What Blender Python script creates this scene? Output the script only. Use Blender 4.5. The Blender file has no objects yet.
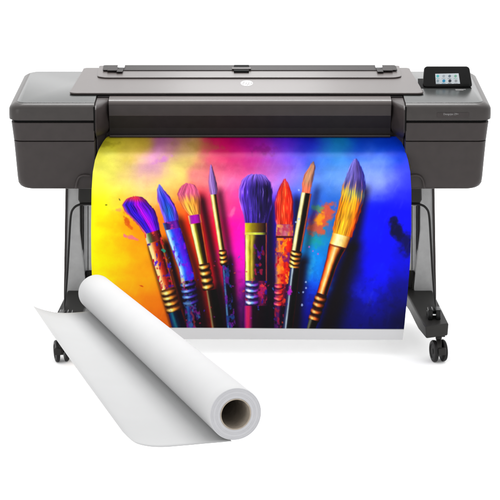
import bpy, bmesh, math, random
import numpy as np
from mathutils import Vector, Matrix
random.seed(4)
rng = np.random.default_rng(11)
S = bpy.context.scene
COL = S.collection
PI = math.pi
SUN = None

# ------------------------------------------------------------------ camera
CAM_D, CAM_H, CAM_T, CAM_F = 8.2, 2.7318, math.radians(15.82045), 2240.86
cd = bpy.data.cameras.new('camera'); cam = bpy.data.objects.new('camera', cd); COL.objects.link(cam)
cam.location = (0, -CAM_D, CAM_H); cam.rotation_euler = (PI/2-CAM_T, 0, 0)
cd.sensor_width = 36; cd.lens = 36*CAM_F/500; cd.clip_start = .1; cd.clip_end = 400
S.camera = cam
ct, st = math.cos(CAM_T), math.sin(CAM_T)
def ray(px, py):
    a = (px-250)/CAM_F; b = (250-py)/CAM_F
    return a, ct+b*st, -st+b*ct
def at(px, py, Y):                    # measured point of the photograph on the upright plane y = Y
    r = ray(px, py); t = (Y+CAM_D)/r[1]
    return Vector((r[0]*t, Y, CAM_H+r[2]*t))
def atz(px, py, Z):                   # the same on a level plane z = Z
    r = ray(px, py); t = (Z-CAM_H)/r[2]
    return Vector((r[0]*t, -CAM_D+r[1]*t, Z))

# ------------------------------------------------------------------ materials
def lin(c): return tuple((v/12.92 if v <= .04045 else ((v+.055)/1.055)**2.4) for v in c)
def mat(name, col, rough=.5, spec=.5, metal=0, noise=.08, nscale=30, bump=0, bscale=400, coat=0, emit=0):
    m = bpy.data.materials.new(name); m.use_nodes = True
    nt = m.node_tree; N = nt.nodes; b = N['Principled BSDF']
    b.inputs['Roughness'].default_value = rough
    b.inputs['Specular IOR Level'].default_value = spec
    b.inputs['Metallic'].default_value = metal
    b.inputs['Coat Weight'].default_value = coat
    tc = N.new('ShaderNodeTexCoord')
    n = N.new('ShaderNodeTexNoise'); n.inputs['Scale'].default_value = nscale; n.inputs['Detail'].default_value = 5
    nt.links.new(tc.outputs['Object'], n.inputs['Vector'])
    r = N.new('ShaderNodeValToRGB')
    r.color_ramp.elements[0].position = .3; r.color_ramp.elements[1].position = .7
    r.color_ramp.elements[0].color = tuple(v*(1-noise) for v in col)+(1,)
    r.color_ramp.elements[1].color = tuple(min(1, v*(1+noise)) for v in col)+(1,)
    nt.links.new(n.outputs['Fac'], r.inputs['Fac']); nt.links.new(r.outputs['Color'], b.inputs['Base Color'])
    if bump:
        n2 = N.new('ShaderNodeTexNoise'); n2.inputs['Scale'].default_value = bscale; n2.inputs['Detail'].default_value = 3
        nt.links.new(tc.outputs['Object'], n2.inputs['Vector'])
        bp = N.new('ShaderNodeBump'); bp.inputs['Strength'].default_value = bump; bp.inputs['Distance'].default_value = .002
        nt.links.new(n2.outputs['Fac'], bp.inputs['Height']); nt.links.new(bp.outputs['Normal'], b.inputs['Normal'])
    if emit:
        b.inputs['Emission Strength'].default_value = emit
        nt.links.new(r.outputs['Color'], b.inputs['Emission Color'])
    return m
M = {}
M['body'] = mat('charcoal_plastic', (.0225, .0185, .018), .42, .17, bump=.08, bscale=900)
M['cap'] = mat('charcoal_cap_plastic', (.023, .020, .019), .36, .20, bump=.03, bscale=900)
M['plate'] = mat('satin_top_plastic', (.019, .0205, .020), .27, .42, bump=.03, bscale=900)
M['cover'] = mat('silver_grey_plastic', (.040, .033, .0315), .32, .21, bump=.03, bscale=900, noise=.03)
M['dark'] = mat('dark_recess_plastic', (.012, .010, .010), .5, .10)
M['face'] = mat('window_plastic', (.023, .0185, .018), .4, .17)
M['black'] = mat('black_gloss_plastic', (.003, .003, .003), .22, .12)
M['gap']    = mat('black_gap', (.003, .003, .003), .8, .05)
M['post'] = mat('grey_metal_post', (.26, .26, .26), .42, .3, metal=.25, bump=.05)
M['panel'] = mat('pale_grey_panel', (.42, .42, .425), .45, .3, metal=.1)
M['foot'] = mat('dark_foot_paint', (.014, .0133, .0125), .5, .14, bump=.1, bscale=700)
M['rubber'] = mat('rubber', (.009, .0085, .0085), .5, .14)
M['steel']  = mat('steel', (.5, .5, .5), .3, .5, metal=.9)
M['paper'] = mat('white_paper', (.328, .328, .331), .75, .12, noise=.012, nscale=9, bump=.05, bscale=260)
M['edge'] = mat('paper_roll_end', (.30, .30, .312), .8, .1, noise=.02, nscale=60)
M['shaded_paper'] = mat('paper_shaded_copy', (.305, .306, .308), .8, .1, noise=.012, nscale=7, bump=.05, bscale=260)  # same paper as the roll, made greyer: shade put into its colour
M['card'] = mat('cardboard_core', (.22, .19, .155), .85, .1, noise=.12, nscale=60)
M['logo']   = mat('white_print', (.95, .95, .95), .5, .2, noise=.01)
M['mark'] = mat('grey_print', (.16, .155, .155), .5, .2, noise=.01)
M['screen'] = mat('screen_white', (.36, .39, .41), .3, .1, noise=.03, emit=.12)
M['floor']  = mat('white_studio_floor', (.95, .95, .95), .8, .05, noise=.004)

# ------------------------------------------------------------------ helpers
def link(name, me, m=None, parent=None, smooth=False, bevel=0, seg=3):
    o = bpy.data.objects.new(name, me); COL.objects.link(o)
    if m: me.materials.append(m)
    if parent: o.parent = parent
    if bevel:
        b = o.modifiers.new('bevel', 'BEVEL'); b.width = bevel; b.segments = seg; b.limit_method = 'ANGLE'; b.angle_limit = math.radians(35)
    if smooth or bevel:
        for p in me.polygons: p.use_smooth = True
        me.set_sharp_from_angle(angle=math.radians(38))
    return o
def finish(bm, name):
    bmesh.ops.recalc_face_normals(bm, faces=bm.faces[:])
    me = bpy.data.meshes.new(name); bm.to_mesh(me); bm.free(); return me
def box(bm, x0, x1, y0, y1, z0, z1):
    v = [bm.verts.new(p) for p in ((x0,y0,z0),(x1,y0,z0),(x1,y1,z0),(x0,y1,z0),(x0,y0,z1),(x1,y0,z1),(x1,y1,z1),(x0,y1,z1))]
    for f in ((0,3,2,1),(4,5,6,7),(0,1,5,4),(1,2,6,5),(2,3,7,6),(3,0,4,7)): bm.faces.new([v[i] for i in f])
def rrect(x0, x1, y0, y1, r, n=6):
    pts = []
    for cx, cy, a0 in ((x1-r,y1-r,0),(x0+r,y1-r,90),(x0+r,y0+r,180),(x1-r,y0+r,270)):
        for i in range(n+1):
            a = math.radians(a0+90*i/n); pts.append((cx+r*math.cos(a), cy+r*math.sin(a)))
    return pts
def rcorner(x0, x1, y0, y1, rs, n=8):           # own radius per corner: (x1y1, x0y1, x0y0, x1y0)
    pts = []
    for (sx, sy, a0), r in zip(((1,1,0),(0,1,90),(0,0,180),(1,0,270)), rs):
        cx = x1-r if sx else x0+r; cy = y1-r if sy else y0+r
        for i in range(n+1):
            a = math.radians(a0+90*i/n); pts.append((cx+r*math.cos(a), cy+r*math.sin(a)))
    return pts
def loft(bm, rings, cap=True, closed=True):
    R = [[bm.verts.new(p) for p in ring] for ring in rings]
    n = len(R[0])
    for a, b in zip(R[:-1], R[1:]):
        for i in range(n if closed else n-1):
            j = (i+1) % n; bm.faces.new((a[i], a[j], b[j], b[i]))
    if cap:
        bm.faces.new(R[0][::-1]); bm.faces.new(R[-1])
    return R
def prism(bm, poly, dvec):                       # polygon of Vectors swept along dvec
    loft(bm, [[Vector(p) for p in poly], [Vector(p)+Vector(dvec) for p in poly]])
def tube(bm, pts, r, n=12, cap=True):
    pts = [Vector(p) for p in pts]; rings = []
    up = Vector((0, 1, 0.01))
    for i, p in enumerate(pts):
        t = (pts[min(i+1, len(pts)-1)]-pts[max(i-1, 0)]).normalized()
        s = t.cross(up).normalized(); u = s.cross(t).normalized()
        rr = r[i] if isinstance(r, (list, tuple)) else r
        rings.append([p+rr*(math.cos(2*PI*k/n)*s+math.sin(2*PI*k/n)*u) for k in range(n)])
    loft(bm, rings, cap)
def smooth_path(pts, n=8):
    pts = [Vector(p) for p in pts]; out = []
    P = [pts[0]]+pts+[pts[-1]]
    for i in range(1, len(P)-2):
        for k in range(n):
            t = k/n; a, b, c, d = P[i-1], P[i], P[i+1], P[i+2]
            out.append(.5*((2*b)+(c-a)*t+(2*a-5*b+4*c-d)*t*t+(3*b-3*c+d-a)*t**3))
    out.append(pts[-1]); return out
def empty(name, loc, label, cat):
    o = bpy.data.objects.new(name, None); COL.objects.link(o); o.location = loc
    o['label'] = label; o['category'] = cat; return o
def par(o, root):                                # children are modelled in world space
    o.parent = root; o.matrix_parent_inverse = Matrix.Translation(root.location).inverted(); return o
def part(name, bm, m, root, **k):
    o = link(name, finish(bm, name), m, None, **k)
    loc = root.location if root.parent is None else Vector((0, 0, 0))
    o.parent = root
    if root.parent is None: o.matrix_parent_inverse = Matrix.Translation(-loc)
    return o
def text_mesh(name, body, size, mtx, m, root, extrude=.0004, shear=0):
    cu = bpy.data.curves.new(name, 'FONT'); cu.body = body; cu.size = size; cu.extrude = extrude; cu.shear = shear
    cu.align_x = 'CENTER'; cu.align_y = 'CENTER'
    tmp = bpy.data.objects.new('tmp', cu); COL.objects.link(tmp)
    bpy.context.view_layer.update()
    me = bpy.data.meshes.new_from_object(tmp.evaluated_get(bpy.context.evaluated_depsgraph_get()))
    bpy.data.objects.remove(tmp); bpy.data.curves.remove(cu)
    me.transform(mtx)
    o = link(name, me, m); o.parent = root
    if root.parent is None: o.matrix_parent_inverse = Matrix.Translation(-root.location)
    return o

# ------------------------------------------------------------------ studio floor
bm = bmesh.new(); box(bm, -60, 60, -30, 90, -.2, 0)
fl = link('floor', finish(bm, 'floor'), M['floor']); fl['kind'] = 'structure'

# ------------------------------------------------------------------ printer
ZT = .975
pr = empty('large_format_printer', (0, .3, 0), 'wide dark grey large format printer on two castered legs with a colourful print coming out', 'printer')

def xs(sgn, x0, x1): return (x0, x1) if sgn > 0 else (-x1, -x0)
def housing(sgn):
    # lower panel, tapering down with rounded lower corners
    XI = .583
    def ring(z, xo, yf, r, yb=.65, xi=XI):
        a, b = xs(sgn, xi, xo)
        # radii order: (x1y1, x0y1, x0y0, x1y0)
        o, i = r, .004
        rs = (o, i, i, o) if sgn > 0 else (i, o, o, i)
        return [(x, y, z) for x, y in rcorner(a, b, yf, yb, rs)]
    bm = bmesh.new()
    prof = [(.644, .838, .022), (.645, .848, .014), (.649, .860, .006), (.656, .870, .002), (.668, .877, 0), (.69, .8795, 0), (.76, .884, 0), (.824, .8885, 0), (.8295, .8890, 0), (.8305, .8875, .0018)]
    loft(bm, [ring(z, x, y, .035) for z, x, y in prof])
    low = part('side_housing', bm, M['body'], pr, smooth=True)
    # core that shows as the dark seams
    bm = bmesh.new(); loft(bm, [ring(.8305, .880, .006, .03), ring(.915, .888, .006, .03)])
    part('seam', bm, M['gap'], low)
    # middle band
    bm = bmesh.new()
    prof = [(.8335, .8878, .0018), (.8345, .8893, 0), (.87, .893, 0), (.9015, .8965, 0), (.9025, .895, .0015)]
    loft(bm, [ring(z, x, y, .035) for z, x, y in prof])
    part('front_panel', bm, M['body'], low, smooth=True)
    # top cap with a soft bevel and an inset plate
    bm = bmesh.new()
    cap = [(.911, .9025, .002), (.9125, .9050, -.001), (.93, .9055, -.001), (.952, .9045, 0), (.960, .901, .003), (.9665, .892, .009), (.9712, .884, .018), (.9728, .880, .022)]
    rr = [.045]*5+[.044, .042, .040]
    loft(bm, [ring(z, x, y, r, .65+(.0 if z < .96 else -(y))) for (z, x, y), r in zip(cap, rr)])
    part('top_cap', bm, M['cap'], low, smooth=True)
    bm = bmesh.new()
    prof = [(.9722, .876, .027), (.9742, .8755, .0275), (.9750, .8735, .0295)]
    loft(bm, [ring(z, x, y, .038, .65-y) for z, x, y in prof])
    part('top_plate', bm, M['plate'], low, smooth=True)
    # sloping cheek that leads into the paper recess
    bm = bmesh.new()
    s = sgn
    poly = [(.5815, .004), (.5765, .006), (.535, .105), (.535, .30), (.5815, .30)]
    loft(bm, [[(s*x, y+dy, z) for x, y in poly] for z, dy in ((.655, .085), (.67, .068), (.828, .068), (.845, .03), (.862, .004), (.875, 0), (.95, 0), (.962, .02), (.968, .05))])
    part('inner_cheek', bm, M['face'], low, bevel=.003)
    # black gap line between cap and cheek
    bm = bmesh.new(); a, b = xs(s, .5805, .5845)
    box(bm, a, b, -.0022, .02, .872, .9640)
    part('gap_line', bm, M['gap'], low)
    # arched handle bracket low on the inner side of the panel
    bm = bmesh.new()
    path = smooth_path([at(250+s*160, 176, -.008), at(250+s*166, 175.5, -.008), at(250+s*171, 177.5, -.008), at(250+s*173.5, 183, -.008), at(250+s*174, 188.5, -.008)], 6)
    tube(bm, path, .0045, 8)
    part('bracket_rim', bm, M['body'], low, smooth=True)
    return low
hl = housing(-1); hr = housing(1)

# centre section: (y, z) profile swept across
def sweep(name, prof, x0, x1, m, root=pr, **k):
    bm = bmesh.new(); loft(bm, [[(x0, y, z) for y, z in prof], [(x1, y, z) for y, z in prof]])
    return part(name, bm, m, root, **k)
beam = sweep('crossbeam', [(.64, .70), (.64, .973), (.145, .973), (.145, .70)], -.58, .58, M['dark'])
# rounded light nosing under the cover
sweep('nosing', [(.150, .9745), (.125, .9745), (.100, .9725), (.086, .9685), (.080, .962), (.080, .955), (.15, .955)], -.533, .533, M['cover'], smooth=True)
sweep('window_bar', [(.15, .9545), (.0795, .9545), (.079, .935), (.084, .910), (.15, .910)], -.5335, .5335, M['face'], bevel=.002)
sweep('lower_bar', [(.15, .9095), (.090, .9095), (.112, .858), (.118, .832), (.15, .832)], -.5335, .5335, M['dark'])
sweep('slot_lip', [(.15, .8315), (.108, .8315), (.106, .8275), (.109, .822), (.15, .822)], -.5335, .5335, M['face'], bevel=.0015)
sweep('slot', [(.15, .8215), (.135, .8215), (.135, .66), (.15, .66)], -.5335, .5335, M['gap'])

# top cover plate
def plate(name, pts, z0, z1, m, root, bev=.002, seg=3):
    bm = bmesh.new(); prism(bm, [(x, y, z0) for x, y in pts], (0, 0, z1-z0))
    return part(name, bm, m, root, bevel=bev, seg=seg)
def round_poly(pts, rs, n=6):
    out = []; N = len(pts)
    for i in range(N):
        p = Vector(pts[i]); a = Vector(pts[i-1]); b = Vector(pts[(i+1) % N]); r = rs[i]
        if r <= 0: out.append(tuple(p)); continue
        u = (a-p).normalized(); v = (b-p).normalized()
        for k in range(n+1):
            t = k/n; q = p+u*r*(1-t)**2+v*r*t**2; out.append(tuple(q))
    return out
cov_poly = round_poly([(-.688, .155), (.662, .155), (.640, .600), (.640, .648), (-.668, .648), (-.668, .600)], [.028, .028, 0, .02, .02, 0])
cover = plate('top_cover', cov_poly, .9775, .9850, M['cover'], pr, .0025)
plate('cover_gasket', [(x*.994, y+.006 if y < .3 else y-.004) for x, y in cov_poly], .9735, .9775, M['gap'], cover, 0)
# dark groove line in the front edge of the cover (centre finger gap)
bm = bmesh.new(); box(bm, -.32, .30, .1535, .16, .9755, .9795); part('finger_gap', bm, M['gap'], cover)
# paper flap frame at the rear of the cover
fr = round_poly([(-.600, .425), (.595, .425), (.600, .665), (-.606, .665)], [.05, .05, .01, .01])
flap = plate('rear_flap', fr, .9855, .9905, M['cover'], cover, .0022)
fi = round_poly([(-.585, .555), (.580, .555), (.583, .66), (-.588, .66)], [.03, .03, .01, .01])
part_in = plate('flap_inset', fi, .9908, .9935, M['dark'], cover, .001)
for sg in (-1, 1):
    bm = bmesh.new()
    for dx, w, y0, y1, zt in ((.545, .020, .52, .60, 1.000), (.572, .012, .54, .62, .9975), (.515, .012, .50, .56, .9985)):
        a, b = xs(sg, dx-w, dx+w); box(bm, a, b, y0, y1, .9938, zt)
    part('flap_hinge', bm, M['dark'], cover, bevel=.002)
    bm = bmesh.new()
    a, b = xs(sg, .50, .528); box(bm, a, b, .582, .63, .9938, 1.001)
    part('hinge_pin', bm, M['panel'], cover, bevel=.002)
# latch in the middle of the flap
bm = bmesh.new(); box(bm, -.064, -.004, .515, .553, .9908, .9975)
part('latch', bm, M['gap'], cover, bevel=.002)
bm = bmesh.new(); box(bm, -.064, -.004, .592, .64, .9938, .9985)
part('latch', bm, M['gap'], cover, bevel=.002)
bm = bmesh.new(); box(bm, -.072, .004, .556, .589, .9938, .9985)
part('latch_grip', bm, M['body'], cover, bevel=.001)
# round emblem with the two letters, printed on the cover
bm = bmesh.new()
cx, cy, rx, ry = -.0125, .335, .0235, .052
prism(bm, [(cx+rx*math.cos(2*PI*k/48), cy+ry*math.sin(2*PI*k/48), .9851) for k in range(48)], (0, 0, .0004))
emb = part('emblem', bm, mat('emblem_white', (.40, .40, .40), .7, .05, noise=.01), cover)
mt = Matrix.Translation((cx, cy+.002, .9858)) @ Matrix.Diagonal((1.15, 2.4, 1, 1))
text_mesh('emblem_letters', 'hp', .036, mt, mat('emblem_grey', (.16, .155, .155), .7, .05), cover, .0002, .25)

# model plate and lettering on the right cap front
bm = bmesh.new()
p0, p1 = at(437, 117.6, -.002), at(469, 112.6, -.002)
box(bm, p0.x, p1.x, -.0026, 0, p0.z, p1.z)
part('name_plate', bm, M['body'], hr, bevel=.0008)
c = at(451, 114.2, -.003)
mt = Matrix.Translation((c.x, -.0030, c.z)) @ Matrix.Rotation(PI/2, 4, 'X')
text_mesh('lettering', 'DesignJet Z9+', .0098, mt, M['mark'], hr, .0003)

# ------------------------------------------------------------------ touch screen
TY = .30
tl, tr_, br, bl = at(424.2, 66.3, TY+.022), at(469.3, 66.3, TY+.022), at(472.6, 87.2, TY), at(422.8, 87.2, TY)
tn = (tr_-tl).cross(bl-tl).normalized()
if tn.y > 0: tn = -tn
def scr_pt(u, v, d=0):
    return (tl*(1-u)+tr_*u)*(1-v)+(bl*(1-u)+br*u)*v+tn*d
def uvround(r, asp, n=6):
    out = []
    for cx, cy, a0 in ((1-r, 1-r*asp, 0), (r, 1-r*asp, 90), (r, r*asp, 180), (1-r, r*asp, 270)):
        for i in range(n+1):
            a = math.radians(a0+90*i/n); out.append((cx+r*math.cos(a), cy+r*asp*math.sin(a)))
    return out
bm = bmesh.new()
loft(bm, [[scr_pt(.5+(u-.5)*k, .5+(v-.5)*k, d) for u, v in uvround(.07, 2.1)] for k, d in ((.94, -.024), (1, -.016), (1, -.002), (.985, .001), (.97, .0015))])
ts = part('touch_screen', bm, M['black'], pr, smooth=True)
bm = bmesh.new()
dq = [(.245, .36), (.745, .34), (.755, .835), (.262, .850)]
prism(bm, [scr_pt(u, v, .0017) for u, v in dq], tn*.0006)
part('display', bm, M['screen'], ts)
cols = [(.1, .6, .62), (.45, .5, .55), (.2, .25, .3), (.25, .55, .4), (.35, .45, .5), (.05, .35, .6), (.06, .07, .09), (.4, .42, .45)]
for i in range(8):
    u = .30+.125*(i % 4); v = .47 if i < 4 else .70
    bm = bmesh.new(); cc = scr_pt(u, v, .0025)
    ux = (tr_-tl).normalized(); uy = (bl-tl).normalized()
    rad = .0052 if i not in (5, 6) else .0060
    prism(bm, [cc+ux*rad*math.cos(2*PI*k/14)+uy*rad*math.sin(2*PI*k/14) for k in range(14)], tn*.0003)
    prism(bm, [cc+uy*.0095+ux*a+uy*b for a, b in ((-.007, -.0008), (.007, -.0008), (.007, .0008), (-.007, .0008))], tn*.0003)
    part('icon', bm, mat('icon_ink', tuple(v*.5 for v in cols[i]), .5, .1, noise=.01, emit=.1), ts)
# black sheet for a well's dark shadow, and the neck the screen tilts from
bm = bmesh.new()
a, b = at(419.5, 84.5, .30), at(424, 76, .36)
prism(bm, [(a.x-.006, .285, .9752), (a.x+.20, .285, .9752), (a.x+.19, .47, .9752), (a.x+.006, .47, .9752)], (0, 0, .0012))
part('screen_well_shade', bm, M['gap'], hr)
bm = bmesh.new(); box(bm, .69, .80, .345, .40, .9765, 1.03); part('screen_neck', bm, M['black'], ts, bevel=.004)
bm = bmesh.new()
for y0, w in ((.262, .040), (.248, .030)):
    box(bm, .790, .790+w, y0, y0+.006, .9752, .9757)
part('printed_note', bm, M['mark'], hr)

# ------------------------------------------------------------------ stand legs
def PX(s, px): return 250+s*(px-250)
LX = -.0    # both legs mirror about the centre line
def leg(s):
    def q(px, py, Y):
        if s < 0: px = 500-px
        return at(px, py, Y)
    def qz(px, py, Z):
        if s < 0: px = 500-px
        return atz(px, py, Z)
    # tapering post fin: bright front face
    bm = bmesh.new()
    prism(bm, [q(420.5, 186, .27), q(434, 186, .27), q(435.6, 300, .27), q(413.5, 300, .27), q(414.5, 285, .27), q(420.0, 232, .27)], (0, .12, 0))
    post = part('leg_post', bm, M['post'], pr, bevel=.003)
    bm = bmesh.new()
    prism(bm, [q(432.2, 187, .262), q(434.6, 187, .262), q(436.4, 300, .262), q(434.4, 300, .262)], (0, .13, 0))
    part('edge_trim', bm, M['body'], post, bevel=.0015)
    # dark wedge beside the fin
    bm = bmesh.new()
    prism(bm, [q(417.6, 188, .285), q(423, 188, .285), q(422, 240, .285), q(416, 300, .285), q(410, 300, .285), q(417.6, 262, .285)], (0, .10, 0))
    part('inner_web', bm, M['foot'], post, bevel=.002)
    # pale inner cover panel with two fine grooves
    bm = bmesh.new()
    prism(bm, [q(402, 203, .33), q(418.2, 203, .33), q(418.2, 272, .33), q(402, 272, .33)], (0, .05, 0))
    pn = part('inner_panel', bm, M['panel'], post, bevel=.002)
    bm = bmesh.new()
    for px in (411.6, 416):
        prism(bm, [q(px, 206, .3285), q(px+.7, 206, .3285), q(px+.7, 270, .3285), q(px, 270, .3285)], (0, .001, 0))
    part('groove', bm, M['foot'], post)
    # bracket joining the post to the body
    bm = bmesh.new()
    prism(bm, [q(400, 183, .20), q(421.5, 183, .20), q(422, 200, .20), q(420, 203.5, .20), q(400, 203.5, .20)], (0, .10, 0))
    part('mount_bracket', bm, M['foot'], post, bevel=.006)
    # dark lower brace behind the panel, running down to the foot
    bm = bmesh.new()
    prism(bm, [q(400, 271, .32), q(414, 271, .32), q(414, 300, .32), q(400, 290, .32)], (0, .07, 0))
    part('lower_brace', bm, M['foot'], post, bevel=.002)
    # foot: long bar running front to back
    bm = bmesh.new()
    ZF = .165
    top = [qz(425.6, 326.5, ZF), qz(448.8, 323.5, ZF), qz(436.6, 298.5, ZF), qz(428, 282, ZF), qz(398, 282, ZF), qz(409.5, 299, ZF), qz(418.6, 316.5, ZF)]
    bot = [v+Vector((0, 0, -.051)) for v in top]
    bot[0] += Vector((s*.004, .008, 0)); bot[1] += Vector((-s*.002, .008, 0))
    loft(bm, [bot, top])
    ft = part('foot', bm, M['foot'], pr, bevel=.006)
    # raised pad and clamp on the foot
    bm = bmesh.new()
    c0 = qz(434, 318 if s > 0 else 321, ZF); 
    for dx in (-.016, .014):
        cxx = c0.x+s*dx
        box(bm, cxx-.009, cxx+.009, c0.y-.03, c0.y+.02, ZF+.001, ZF+.040)
    box(bm, c0.x-.026, c0.x+.026, c0.y+.022, c0.y+.036, ZF+.001, ZF+.022)
    part('clamp', bm, M['black'], ft, bevel=.003)
    bm = bmesh.new()
    tube(bm, [(c0.x-.024, c0.y-.012, ZF+.016), (c0.x+.024, c0.y-.012, ZF+.016)], .0042, 10)
    part('clamp_pin', bm, M['steel'], ft, smooth=True)
    # hose
    bm = bmesh.new()
    path = smooth_path([q(404, 204.4, .20), q(413, 204.2, .20), q(421, 204.8, .20), q(426.5, 208.5, .20), q(429.2, 216, .20), q(430.8, 240, .19), q(432.5, 270, .16), q(434.5, 296, .10), q(436.0, 309, .02), Vector((c0.x+s*.004, c0.y+.01, ZF+.03))], 8)
    tube(bm, path, .0045, 10)
    part('hose', bm, M['rubber'], pr, smooth=True)
    # caster
    cc = qz(438.5, 350.6, .042)
    bm = bmesh.new()
    tube(bm, [(cc.x, cc.y+.004, .088), (cc.x, cc.y+.004, .118)], .012, 14)
    box(bm, cc.x-.022, cc.x+.022, cc.y-.022, cc.y+.030, .103, .1085)
    # hood between the wheels
    hood = []
    for k in range(13):
        a = math.radians(-10+k*200/12); hood.append((cc.y+.040*math.cos(a), .050+.040*math.sin(a)))
    hood += [(cc.y-.030, .034), (cc.y+.030, .034)]
    loft(bm, [[(cc.x-.009, y, z) for y, z in hood], [(cc.x+.009, y, z) for y, z in hood]])
    ca = part('caster', bm, M['foot'], pr, bevel=.002)
    tilt = Matrix.Translation((cc.x, cc.y, 0)) @ Matrix.Rotation(math.radians(14), 4, 'Z') @ Matrix.Translation((-cc.x, -cc.y, 0))
    for k in (-1, 1):
        bm = bmesh.new(); rings = []
        for x, r in ((.0105, .036), (.0115, .0405), (.014, .042), (.021, .042), (.0245, .0395), (.026, .034), (.0262, .028), (.0235, .026), (.0235, .012), (.0262, .009), (.0265, .004)):
            rings.append([(cc.x+k*x, cc.y+r*math.cos(2*PI*j/36), .042+r*math.sin(2*PI*j/36)) for j in range(36)])
        loft(bm, rings)
        bm.transform(tilt)
        part('wheel', bm, M['rubber'], ca, smooth=True)
    bm = bmesh.new()
    lv = cc+Vector((s*.010, -.040, .006)); box(bm, lv.x-.014, lv.x+.014, lv.y-.012, lv.y+.008, .040, .066)
    part('brake_lever', bm, M['foot'], ca, bevel=.004)
leg(1); leg(-1)
# cross tie between the two feet, behind the print
bm = bmesh.new(); tube(bm, [(-.66, .36, .40), (.66, .36, .40)], .02, 16)
part('stretcher_bar', bm, M['foot'], pr, smooth=True)

#ART_BEGIN
# ------------------------------------------------------------------ the printed artwork (painted in numpy into vertex colours)
AX0, AX1, AY0, AY1, SC = 86., 416., 134., 342., 3
W, H = int((AX1-AX0)*SC), int((AY1-AY0)*SC)
X, Y = np.meshgrid(AX0+(np.arange(W)+.5)/SC, AY0+(np.arange(H)+.5)/SC)
def vnoise(x, y, seed):
    r = np.random.default_rng(seed); T = r.random((64, 64))
    xi = np.floor(x).astype(int); yi = np.floor(y).astype(int); fx = x-xi; fy = y-yi
    fx = fx*fx*(3-2*fx); fy = fy*fy*(3-2*fy)
    g = lambda a, b: T[b % 64, a % 64]
    return (g(xi, yi)*(1-fx)+g(xi+1, yi)*fx)*(1-fy)+(g(xi, yi+1)*(1-fx)+g(xi+1, yi+1)*fx)*fy
def fbm(x, y, seed, o=4):
    s = 0; a = .5; t = 0
    for i in range(o):
        s = s+a*vnoise(x*2**i, y*2**i, seed+i); t += a; a *= .5
    return s/t
def sm(a, b, x):
    t = np.clip((x-a)/(b-a), 0, 1); return t*t*(3-2*t)
BGS = [ # x, y, r, g, b; the pale upper rows include painted sheen
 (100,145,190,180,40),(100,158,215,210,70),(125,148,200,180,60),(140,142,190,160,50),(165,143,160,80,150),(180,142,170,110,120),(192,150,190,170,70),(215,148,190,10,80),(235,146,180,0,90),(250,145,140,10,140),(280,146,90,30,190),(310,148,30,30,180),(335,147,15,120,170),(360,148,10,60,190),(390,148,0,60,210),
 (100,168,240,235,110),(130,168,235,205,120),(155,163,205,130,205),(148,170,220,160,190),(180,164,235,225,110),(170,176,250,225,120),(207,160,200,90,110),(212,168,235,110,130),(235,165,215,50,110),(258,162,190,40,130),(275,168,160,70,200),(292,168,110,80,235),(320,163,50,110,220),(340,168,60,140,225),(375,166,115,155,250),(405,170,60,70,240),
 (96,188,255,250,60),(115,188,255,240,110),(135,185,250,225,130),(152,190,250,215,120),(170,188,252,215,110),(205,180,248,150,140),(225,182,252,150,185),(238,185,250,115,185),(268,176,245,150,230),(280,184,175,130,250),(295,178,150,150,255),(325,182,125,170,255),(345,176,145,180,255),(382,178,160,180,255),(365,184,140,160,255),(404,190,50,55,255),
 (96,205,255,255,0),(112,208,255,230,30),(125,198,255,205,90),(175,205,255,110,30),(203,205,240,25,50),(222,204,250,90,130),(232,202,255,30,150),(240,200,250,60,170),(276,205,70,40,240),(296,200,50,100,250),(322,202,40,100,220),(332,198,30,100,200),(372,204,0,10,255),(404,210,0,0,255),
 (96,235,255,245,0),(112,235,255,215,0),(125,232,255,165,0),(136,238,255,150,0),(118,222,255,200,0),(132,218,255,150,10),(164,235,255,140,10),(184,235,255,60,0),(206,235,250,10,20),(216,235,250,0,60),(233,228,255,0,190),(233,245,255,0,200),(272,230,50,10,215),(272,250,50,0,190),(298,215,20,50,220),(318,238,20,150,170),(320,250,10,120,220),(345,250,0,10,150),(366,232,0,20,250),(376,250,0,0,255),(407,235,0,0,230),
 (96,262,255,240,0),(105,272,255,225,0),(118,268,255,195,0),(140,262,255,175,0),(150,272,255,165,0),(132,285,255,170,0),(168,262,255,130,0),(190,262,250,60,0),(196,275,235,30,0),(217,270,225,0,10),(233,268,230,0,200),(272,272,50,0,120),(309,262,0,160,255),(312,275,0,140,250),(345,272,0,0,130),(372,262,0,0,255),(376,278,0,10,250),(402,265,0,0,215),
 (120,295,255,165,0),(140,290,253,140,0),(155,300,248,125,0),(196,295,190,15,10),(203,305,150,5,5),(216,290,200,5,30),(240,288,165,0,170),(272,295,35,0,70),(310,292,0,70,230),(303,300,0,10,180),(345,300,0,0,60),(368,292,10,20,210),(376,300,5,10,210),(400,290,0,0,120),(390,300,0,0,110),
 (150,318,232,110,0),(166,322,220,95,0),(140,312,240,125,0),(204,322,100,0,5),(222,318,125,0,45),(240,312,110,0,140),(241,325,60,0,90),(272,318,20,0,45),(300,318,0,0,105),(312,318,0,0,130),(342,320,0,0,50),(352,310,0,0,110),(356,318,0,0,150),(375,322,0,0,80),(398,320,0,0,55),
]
wx = (fbm(X/16, Y/16, 5)-.5)*15; wy = (fbm(X/16, Y/16, 25)-.5)*13
Xw, Yw = X+wx, Y+wy
num = np.zeros((H, W, 3)); den = np.zeros((H, W))
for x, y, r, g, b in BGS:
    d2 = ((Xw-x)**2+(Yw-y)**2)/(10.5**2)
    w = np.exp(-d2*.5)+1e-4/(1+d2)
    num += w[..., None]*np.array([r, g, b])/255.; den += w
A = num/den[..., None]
n1 = fbm(X/7, Y/7, 40, 5); n2 = fbm(X/30+wx/20, Y/9+wy/20, 60, 4)
A *= (1.03+.10*(n1-.5)+.14*(n2-.5))[..., None]
A = np.clip(A, 0, 1)
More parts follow.
